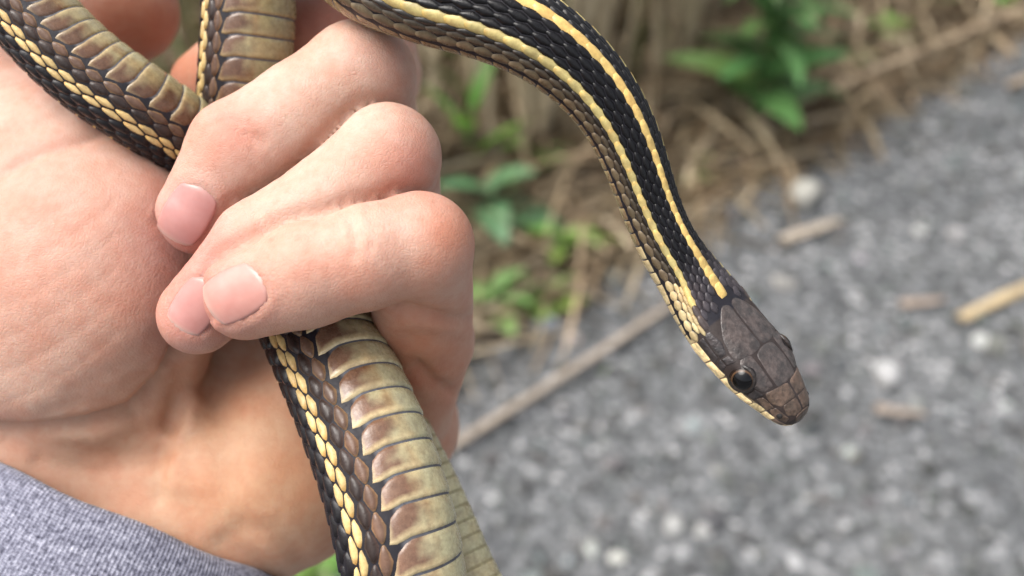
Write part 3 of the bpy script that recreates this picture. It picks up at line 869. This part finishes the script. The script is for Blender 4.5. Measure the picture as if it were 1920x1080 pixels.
snake_org = to_world(P(700, 850, 134))
snake = empty("snake", snake_org)
tag(snake, "slender dark garter snake with yellow stripes woven through a fist, head hanging", "snake")

# skin under the scales
ss_ = np.concatenate([np.linspace(0, 1.5, 14), np.arange(1.8, 30, 0.3), np.arange(30.5, LEN, 0.9)])
NA = 72; th_ = np.linspace(-np.pi, np.pi, NA, endpoint=False)
Sg, Tg = np.meshgrid(ss_, th_, indexing='ij')
BV = body_pt(Sg.ravel(), Tg.ravel())
idx = np.arange(len(BV)).reshape(len(ss_), NA)
nx = np.roll(idx, -1, 1)
BF = np.stack([idx[:-1], nx[:-1], nx[1:], idx[1:]], -1).reshape(-1, 4).tolist()
BF += [tuple(idx[0][::-1]), tuple(idx[-1])]
cskin = np.repeat(s2l(34, 33, 40)[None], len(BV), 0)
bel = (np.abs(Tg.ravel()) > 2.0); cskin[bel] = s2l(96, 98, 104)
s_lo = CS[np.argmin(np.linalg.norm(CP - P(860, 1330, 139), axis=1))] - 14; s_hi = CS[np.argmin(np.linalg.norm(CP - P(500, 450, 164), axis=1))]
cskin[bel & (Sg.ravel() > s_lo) & (Sg.ravel() < s_hi)] = s2l(156, 150, 116)
hd = Sg.ravel() < 17; cskin[hd] = s2l(54, 47, 45)
cskin[hd & (np.abs(Tg.ravel()) > 1.55)] = s2l(196, 178, 138)
body = mesh("body", to_world(BV), BF, M_BODY, parent=snake, origin=snake_org, col=cskin)

# scales
Lr = []                                                   # ring positions
s = 15.6
while s < LEN - 6:
    Lr.append(s); r = float(at(s, AT[:, 0])); st = 0.42
    s += max(1.0, r * (0.36 if s < 24 else 0.46 if s < 120 else st))
RING = np.array(Lr); ring_at = lambda q: np.interp(q, np.arange(len(RING)), RING)
ROWT = np.radians([0, 13, 26, 39, 52, 63.5, 72.5, 84, 95]); BELT = R(100.5)
PITCH_R = np.radians([13, 13, 13, 13, 12.5, 9.2, 9.4, 11.6, 11.0])
DTH = R(11.5)
S_B = CS[np.argmin(np.linalg.norm(CP - P(500, 450, 164), axis=1))]; S_C = CS[np.argmin(np.linalg.norm(CP - P(520, 470, 154), axis=1))]; S_E = CS[np.argmin(np.linalg.norm(CP - P(860, 1330, 139), axis=1))]
BLACK, BROWN = s2l(24, 22, 25), s2l(84, 64, 54)
srng = np.random.default_rng(11)
def scale_mesh(i0, row):
    """one back or flank scale: pointed oval plate with a keel, tail edge raised"""
    sq = float(at(ring_at(i0), AT[:, 2])); dth = PITCH_R[abs(row)] * sq
    q = i0 + (0.5 if row % 2 else 0.0)
    s0 = float(ring_at(q)); s1 = float(ring_at(q + 1)); L = s1 - s0; sm = s0
    r = float(at(sm, AT[:, 0])); thc = np.sign(row) * ROWT[abs(row)] * sq
    neckz = np.clip((120 - sm) / 40, 0, 1)               # tighter overlap towards the head
    nape = np.clip((27 - sm) / 8, 0, 1)
    hl = L * (0.50 + 0.12 * neckz); hw = dth * (0.70 + 0.02 * neckz)
    if sm < 130 and row == 0: hw *= 0.55 + 0.65 * np.clip((sm - 17) / 12, 0, 1); hl = L * 0.8
    if sm < 130 and abs(row) == 5: hw *= 1.4; hl = L * 0.8
    if sm < 130 and abs(row) == 8: hw *= 1.35; thc += np.sign(row) * 0.06
    if sm < 130 and 0 < abs(row) < 5: hw *= 0.84
    if sm > 130 and abs(row) in (5, 6): hw *= 0.84; hl *= 0.96
    if abs(row) == 6 and neckz > 0.5: thc += np.sign(row) * 0.03
    U = np.array([-1, -0.82, -0.45, 0, 0.45, 0.8, 1.0]); W = np.array([-1, -0.55, 0, 0.55, 1])
    wid = np.array([0.16, 0.36, 0.72, 1.0, 0.74, 0.40, 0.16])
    if sm < 130 and abs(row) in (0, 5): wid = np.array([0.7, 0.85, 0.97, 1.0, 0.9, 0.62, 0.25])
    Ug, Wg = np.meshgrid(U, W, indexing='ij')
    sv = sm + Ug * hl; tv = thc + Wg * wid[:, None] * hw
    edge_ = np.maximum(np.abs(Wg), np.abs(Ug) ** 3)
    h = 0.035 * r * (1 - edge_ ** 4) + (0.012 + (0.034 if abs(row) < 7 else 0.012) * neckz + (0.02 if abs(row) in (0, 5) else 0) * neckz) * r * (Ug * 0.5 + 0.5) * (1 - 0.5 * edge_ ** 6) - 0.012 * r * (edge_ > 0.95) * (1 - neckz * (Ug > 0))
    keel = 0.012 * r * (np.abs(Wg) < 0.1) * (1 - Ug ** 4) * (1.0 if abs(row) < 8 else 0.2)
    v = body_pt(sv.ravel(), tv.ravel(), (h + keel).ravel())
    # colour
    j = srng.uniform(0.82, 1.15)
    ar = abs(row)
    onA = sm < 130
    if ar == 0:
        c = s2l(214, 184, 112)
    elif ar == 5 or (ar == 6 and not onA):
        c = s2l(192, 178, 118) if onA else s2l(212, 186, 128)
    elif ar >= 6:
        c = (s2l(104, 82, 68) if ar == 8 else s2l(54, 44, 40)) if not onA else s2l(*((38, 34, 30), (68, 60, 48), (100, 88, 68))[ar - 6])
    else:
        c = (s2l(15, 14, 16) if onA else s2l(25, 22, 24))
    if sm < 27 and ar not in (0, 5, 6):
        t = np.clip((27 - sm) / 6, 0, 1); c = c * (1 - t) + s2l(66, 62, 66) * t
    if sm < 25 and ar >= 7: c = s2l(196, 178, 134)
    if sm < 24 and ar in (5, 6):
        c = (s2l(80, 72, 70) if sm < 20.5 else c) if ar == 5 else s2l(196, 178, 134)
    if sm < 18.5 and ar == 0: c = s2l(80, 70, 60)
    col = np.repeat((c * j)[None], v.shape[0], 0)
    e = edge_.ravel(); u_ = Ug.ravel()
    if ar == 1:                                          # inner half of neighbours shares the back stripe
        half = (np.sign(row) * Wg.ravel()) < -0.1
        if 130 < sm: col[half] = s2l(216, 178, 100) * j
    if ar >= 7 and not onA:
        col = np.where((e > 0.9)[:, None], s2l(150, 120, 84) if ar == 8 else s2l(82, 66, 60), col)
    if ar >= 6 and onA and sm > 25: col = np.where((u_ > 0.6)[:, None], col * 1.5, col)
    if ar in (5, 6): col = np.where((u_ > 0.75)[:, None], col * np.array([1, .85, .65]), col)
    if sm < 25 and ar >= 6: col = np.where((e > 0.9)[:, None], col * srng.uniform(0.12, 0.7), col)
    n1, n2 = len(U), len(W); ix = np.arange(n1 * n2).reshape(n1, n2)
    f = np.stack([ix[:-1, :-1], ix[:-1, 1:], ix[1:, 1:], ix[1:, :-1]], -1).reshape(-1, 4)
    return v, f, col
def belly_mesh(i0):
    s0, s1 = float(ring_at(i0)), float(ring_at(i0 + 1)); L = s1 - s0; sm = s0
    r = float(at(sm, AT[:, 0])); sq = float(at(sm, AT[:, 2])); t0 = BELT * sq + (R(9) if sm < 130 else 0)
    U = np.array([-1, -0.9, -0.6, -0.1, 0.4, 0.75, 0.92, 1.0])
    A = np.linspace(t0, 2 * np.pi - t0, 23); x = (A - np.pi) / (np.pi - t0)
    Ug, Xg = np.meshgrid(U, x, indexing='ij'); Ag = np.repeat(A[None], len(U), 0)
    sidep = np.clip((np.abs(Xg) - 0.72) / 0.28, 0, 1)
    # scute: nearly full ring, ends pulled into a rounded lobe that slants to the tail
    onA = sm < 130; lob = 0.0 if onA else 1.0
    sv = sm + Ug * L * 0.485 * (1 - 0.55 * lob * sidep ** 3) + L * 0.34 * lob * sidep ** 1.5
    e = np.maximum(np.abs(Ug) ** 1.0, np.where(np.abs(Xg) > 0.9, 1, 0) * np.abs(Xg))
    h = (0.012 if onA else 0.010 if S_E - 14 < sm < S_B else 0.026) * r * (1 - np.clip((np.abs(Ug) - 0.55) / 0.45, 0, 1) ** 3) * (1 - sidep ** 6) + (0.003 if onA else 0.012) * r * Ug - 0.014 * r * ((np.abs(Ug) > 0.98) | (np.abs(Xg) > 0.98))
    v = body_pt(sv.ravel(), Ag.ravel(), h.ravel())
    X_ = np.abs(Xg).ravel()[:, None]; Uf = Ug.ravel()[:, None]
    onA = sm < 130; muted = not (S_C < sm < S_B); plain = S_E - 14 < sm < S_B
    mid = s2l(190, 184, 146); brown = s2l(124, 95, 76) if not onA else s2l(150, 130, 104)
    rust = s2l(150, 96, 44); pale = s2l(226, 208, 160)
    wgt = np.clip((X_ + 0.06 * np.sin(Uf * 3 + i0 * 2.3) + 0.03 * np.sin(X_ * 40 + i0) - (srng.uniform(0.42, 0.58) if not onA else 0.70)) / 0.16, 0, 1); col = mid * (1 - wgt) + brown * wgt
    ru = np.exp(-((X_ - srng.uniform(0.4, 0.52)) / 0.08) ** 2) * srng.uniform(0.15, 0.5) * (not onA); col = col * (1 - ru) + rust * ru
    pe = np.clip((Uf - 0.55) / 0.25, 0, 1) * np.clip((X_ - 0.2) / 0.2, 0, 1) * 0.8 + np.clip((X_ - 0.93) / 0.05, 0, 1) * 0.8
    pe = np.clip(pe, 0, 0.85) * (0.55 if onA or muted else 0.15 if plain else 1.0)
    col = col * (1 - pe) + pale * pe
    if plain: col = 0.75 * mid + 0.25 * col
    if muted: col = col * np.array([0.70, 0.67, 0.61])  # duller belly tone; on the hanging coil this paints in the hand's shade
    col = col * srng.uniform(0.88, 1.08)
    if sm < 30: col = np.repeat(s2l(206, 190, 146)[None], len(col), 0)
    ix = np.arange(len(v)).reshape(len(U), len(A))
    f = np.stack([ix[:-1, :-1], ix[:-1, 1:], ix[1:, 1:], ix[1:, :-1]], -1).reshape(-1, 4)
    return v, f, col

items = []
for i in range(len(RING) - 2):
    sm = RING[i]
    for row in range(-8, 9):
        thd = math.degrees(ROWT[abs(row)]) * float(at(sm, AT[:, 2]))
        lim = 18.6 if thd < 12 else 17.9 if thd < 30 else 17.2 if thd < 50 else 16.2
        if sm < lim: continue
        items.append(("scale", *scale_mesh(i, row)))
    items.append(("belly_scale", *belly_mesh(i)))
rank = []
in_hand = sdf(np.array([it[1].mean(0) for it in items])) < 0
for k, (nm, v, f, c) in enumerate(items):
    q = pix(v); m = v.mean(0); ctr = q.mean(0)
    n_ = np.cross(v[f[len(f) // 2][1]] - v[f[len(f) // 2][0]], v[f[len(f) // 2][3]] - v[f[len(f) // 2][0]])
    inside = -20 < ctr[0] < 1940 and -20 < ctr[1] < 1100
    i3 = v[f]; aq = q[f]
    area = 0.5 * np.abs((aq[:, 2, 0] - aq[:, 0, 0]) * (aq[:, 3, 1] - aq[:, 1, 1]) - (aq[:, 3, 0] - aq[:, 1, 0]) * (aq[:, 2, 1] - aq[:, 0, 1])).sum()
    s_c = at(0.0, CP)
    cidx = np.argmin(np.linalg.norm(CP - m, axis=1)); facing = (v - CP[cidx])[:, 2].max() > 1.0
    hidden = in_hand[k] or (295 < ctr[0] < 890 and 200 < ctr[1] < 600 and -m[2] > 134)
    rank.append(area if (inside and facing and not hidden) else 0)
order = np.argsort(rank)[::-1]
single = set()
for nm, lim in (("scale", 290), ("belly_scale", 120)):
    single |= set([k for k in order if items[k][0] == nm and rank[k] > 0][:lim])
rest = {}
for k, (nm, v, f, c) in enumerate(items):
    if k in single:
        mesh(nm, to_world(v), f, M_SCALE if nm == 'scale' else M_BELLY, parent=snake, origin=snake_org, col=c)
    else:
        rest.setdefault(nm, []).append((v, f, c))
for nm, lst in rest.items():
    off, V, F, C = 0, [], [], []
    for v, f, c in lst:
        V.append(v); F.append(f + off); C.append(c); off += len(v)
    o = mesh("small_scales" if nm == "scale" else "remaining_belly_scales", to_world(np.concatenate(V)), np.concatenate(F), M_SCALE if nm == 'scale' else M_BELLY, parent=snake, origin=snake_org, col=np.concatenate(C))
    o["kind"] = "stuff"

# head plates: outlines in (s mm, degrees from the back line)
def plate(poly, col, name="head_plate", h=0.085, edge_col=None, gap=0.015, mott=0.0):
    poly = np.array(poly, float); K = 40
    d = np.linalg.norm(np.diff(np.vstack([poly, poly[:1]]) * [1, 0.075], axis=0), axis=1); cum = np.concatenate([[0], np.cumsum(d)])
    t = np.linspace(0, cum[-1], K, endpoint=False); pc = np.vstack([poly, poly[:1]])
    out = np.stack([np.interp(t, cum, pc[:, i]) for i in range(2)], -1)
    out = 0.25 * np.roll(out, 1, 0) + 0.5 * out + 0.25 * np.roll(out, -1, 0)
    c = out.mean(0); V, C = [], []
    rad = np.linalg.norm((out - c) * [1, 0.075], axis=1)
    for fr, hh in ((1.0, -0.05), (0.972, 0.45), (0.92, 0.8), (0.70, 1.0), (0.40, 1.06)):
        sc = fr - gap / np.maximum(rad, 0.3)
        q = c + (out - c) * np.maximum(sc, 0.05)[:, None]
        V.append(body_pt(np.maximum(q[:, 0], 0.02), np.radians(q[:, 1]), np.full(K, hh * h)))
        C.append(np.repeat((np.array(edge_col if (edge_col is not None and fr > (0.94 if name == 'lip_plate' else 0.98)) else col))[None], K, 0))
    V.append(body_pt(c[:1], np.radians(c[1:]), np.array([h * 1.08]))); C.append(np.array([col]))
    V = np.concatenate(V); C = np.concatenate(C) * srng.uniform(0.85, 1.15)
    F = [(r_ * K + k, r_ * K + (k + 1) % K, (r_ + 1) * K + (k + 1) % K, (r_ + 1) * K + k) for r_ in range(4) for k in range(K)]
    F += [(4 * K + k, 4 * K + (k + 1) % K, 5 * K) for k in range(K)]
    return mesh(name, to_world(V), F, M_PLATE, parent=snake, origin=snake_org, col=C)
def mat_plate():
    N = NT("head_plate"); v = N.vcol()
    n = N.noise(620, 5, 0.7); n2 = N.noise(1500, 3)
    c = N.mix(N.ramp(n, [(0.42, 0.0), (0.60, 0.9)]), v, (2.1, 1.95, 1.9), 'MULTIPLY')
    c = N.mix(N.ramp(n2, [(0.40, 0.0), (0.7, 0.8)]), c, (0.55, 0.5, 0.48), 'MULTIPLY')
    N.l(c, N.b.inputs["Base Color"]); N.set(Roughness=0.34)
    N.l(N.bump(n2, 0.6, 0.0003), N.b.inputs["Normal"])
    return N.m
M_PLATE = mat_plate()
DK, DK2, BRN, CRM = s2l(60, 55, 53), s2l(50, 46, 46), s2l(72, 60, 51), s2l(206, 188, 142)
SEAM = s2l(46, 40, 39)
for sg_ in (-1, 1):
    m = lambda pts: [(a, sg_ * b) for a, b in pts][::sg_]
    plate(m([(1.1, 1), (2.9, 1), (3.0, 40), (1.7, 52), (1.0, 30)]), BRN, edge_col=SEAM)                       # internasal
    plate(m([(2.95, 0.5), (5.1, 0.5), (5.4, 24), (5.8, 52), (4.3, 62), (3.0, 46)]), BRN, edge_col=SEAM)       # prefrontal
    plate(m([(5.8, 27), (8.0, 23), (10.9, 22), (11.2, 42), (9.4, 58), (7.2, 58), (6.0, 52)]), DK, edge_col=SEAM)  # brow plate
    plate(m([(10.8, 0.5), (17.9, 0.5), (18.3, 10), (16.6, 26), (14.2, 44), (12.0, 50), (11.1, 42), (10.7, 18)]), DK, edge_col=SEAM)  # parietal
    plate(m([(1.2, 53), (3.4, 58), (3.7, 80), (2.4, 86), (1.0, 80)]), BRN, edge_col=SEAM)                     # nasal
    plate(m([(3.5, 62), (5.5, 62), (5.9, 80), (3.8, 86)]), BRN, edge_col=SEAM)                                # loreal
    plate(m([(5.7, 56), (7.0, 60), (7.0, 84), (6.0, 84)]), DK2, edge_col=SEAM)                                # in front of the eye
    plate(m([(11.3, 50), (12.5, 52), (12.6, 68), (11.6, 68)]), DK2, edge_col=SEAM)
    plate(m([(11.6, 70), (12.7, 70), (12.4, 86), (11.3, 86)]), DK2, edge_col=SEAM)
    plate(m([(12.7, 53), (14.3, 46), (16.4, 52), (16.4, 68), (12.8, 70)]), DK2, edge_col=SEAM)
    plate(m([(12.9, 72), (16.3, 70), (16.2, 86), (12.7, 87)]), DK2, edge_col=SEAM)
    xs = [0.9, 2.3, 3.9, 5.7, 7.9, 10.6, 13.3, 16.4]
    for k in range(7):
        cl = (BRN * 1.5) if k < 1 else (CRM * 0.75 if k < 3 else CRM)
        plate(m([(xs[k], 84 if k not in (3, 4) else 88), (xs[k + 1], 86), (xs[k + 1] + 0.2, 112), (xs[k] + 0.2, 112)]), cl, "lip_plate", edge_col=SEAM, gap=0.01)
        plate(m([(xs[k] + 0.1, 114), (xs[k + 1] + 0.1, 114), (xs[k + 1] + 0.3, 138), (xs[k] + 0.3, 138)]), CRM, "lip_plate", edge_col=s2l(150, 130, 95), gap=0.01)
plate([(5.25, -22), (5.15, 0), (5.25, 22), (7.8, 20), (10.4, 15), (10.9, 0), (10.4, -15), (7.8, -20)], DK, edge_col=SEAM)  # frontal
plate([(0.10, -60), (0.95, -26), (1.05, 0), (0.95, 26), (0.10, 60), (0.12, 0)], BRN, edge_col=SEAM, h=0.12)

# eyes and nostrils
def ball(c, ax3, rx, n_=28):
    V, C = [], []; a = ax3 / np.linalg.norm(ax3)
    u = np.cross(a, [0.3, 1, 0.2]); u /= np.linalg.norm(u); v = np.cross(a, u)
    for i in range(n_ + 1):
        p_ = math.pi * i / n_
        for k in range(36):
            t = 2 * math.pi * k / 36
            V.append(c + rx * (math.cos(p_) * a + math.sin(p_) * (math.cos(t) * u + math.sin(t) * v)))
            ang = math.degrees(p_)
            C.append(s2l(6, 6, 8) if ang < 43 else s2l(84, 62, 44) if ang < 47 else s2l(30, 24, 21) if ang < 70 else s2l(20, 16, 15))
    F = [(i * 36 + k, i * 36 + (k + 1) % 36, (i + 1) * 36 + (k + 1) % 36, (i + 1) * 36 + k) for i in range(n_) for k in range(36)]
    return np.array(V), F, np.array(C)
def mat_eye():
    N = NT("snake_eye"); N.l(N.vcol(), N.b.inputs["Base Color"]); N.set(Roughness=0.08)
    N.b.inputs["Specular IOR Level"].default_value = 0.35
    return N.m
M_EYE = mat_eye()
def mat_dark():
    N = NT("nostril_dark"); N.l(N.ramp(N.noise(900), [(0.3, (0.006, 0.005, 0.005)), (0.7, (0.014, 0.011, 0.01))]), N.b.inputs["Base Color"]); N.set(Roughness=0.8); return N.m
M_DARK = mat_dark()
for sg_ in (-1, 1):
    s_e = np.array([9.2]); th_e = np.array([sg_ * 1.15])
    p0 = body_pt(s_e, th_e)[0]; cen = at(9.2, CP); nrm = p0 - cen; nrm -= at(9.2, TT) * (nrm @ at(9.2, TT)); nrm /= np.linalg.norm(nrm)
    look = nrm - 0.18 * at(9.2, TT) + 0.15 * at(9.2, DD)
    v, f, c = ball(p0 - nrm * 0.95, look, 1.95)
    eye = mesh("eye", to_world(v), f, M_EYE, parent=snake, origin=snake_org, col=c)
    # ring of skin round the eye
    V, F = [], []; tn = at(9.2, TT); bt = np.cross(nrm, tn); ce = p0 - nrm * 0.95; K, J = 40, 8
    for k in range(K):
        t = 2 * math.pi * k / K; dr = math.cos(t) * tn + math.sin(t) * bt
        for j in range(J):
            a = 2 * math.pi * j / J
            V.append(ce + nrm * (0.90 + 0.24 * math.sin(a)) + dr * (1.68 + 0.30 * math.cos(a)))
    F = [(k * J + j, ((k + 1) % K) * J + j, ((k + 1) % K) * J + (j + 1) % J, k * J + (j + 1) % J) for k in range(K) for j in range(J)]
    mesh("eyelid_ring", to_world(np.array(V)), F, M_PLATE, parent=eye, origin=snake_org, col=np.repeat(s2l(34, 30, 28)[None], len(V), 0))
    p1 = body_pt(np.array([2.3]), np.array([sg_ * R(70)]), np.array([0.1]))[0]
    n1 = p1 - at(2.3, CP); n1 /= np.linalg.norm(n1)
    v, f, c = ball(p1 - n1 * 0.1, n1, 0.42, 10)
    v = p1 + (v - p1) * 1.0 - np.outer((v - p1) @ n1, n1) * 0.5
    mesh("nostril", to_world(v), f, M_DARK, parent=snake, origin=snake_org)
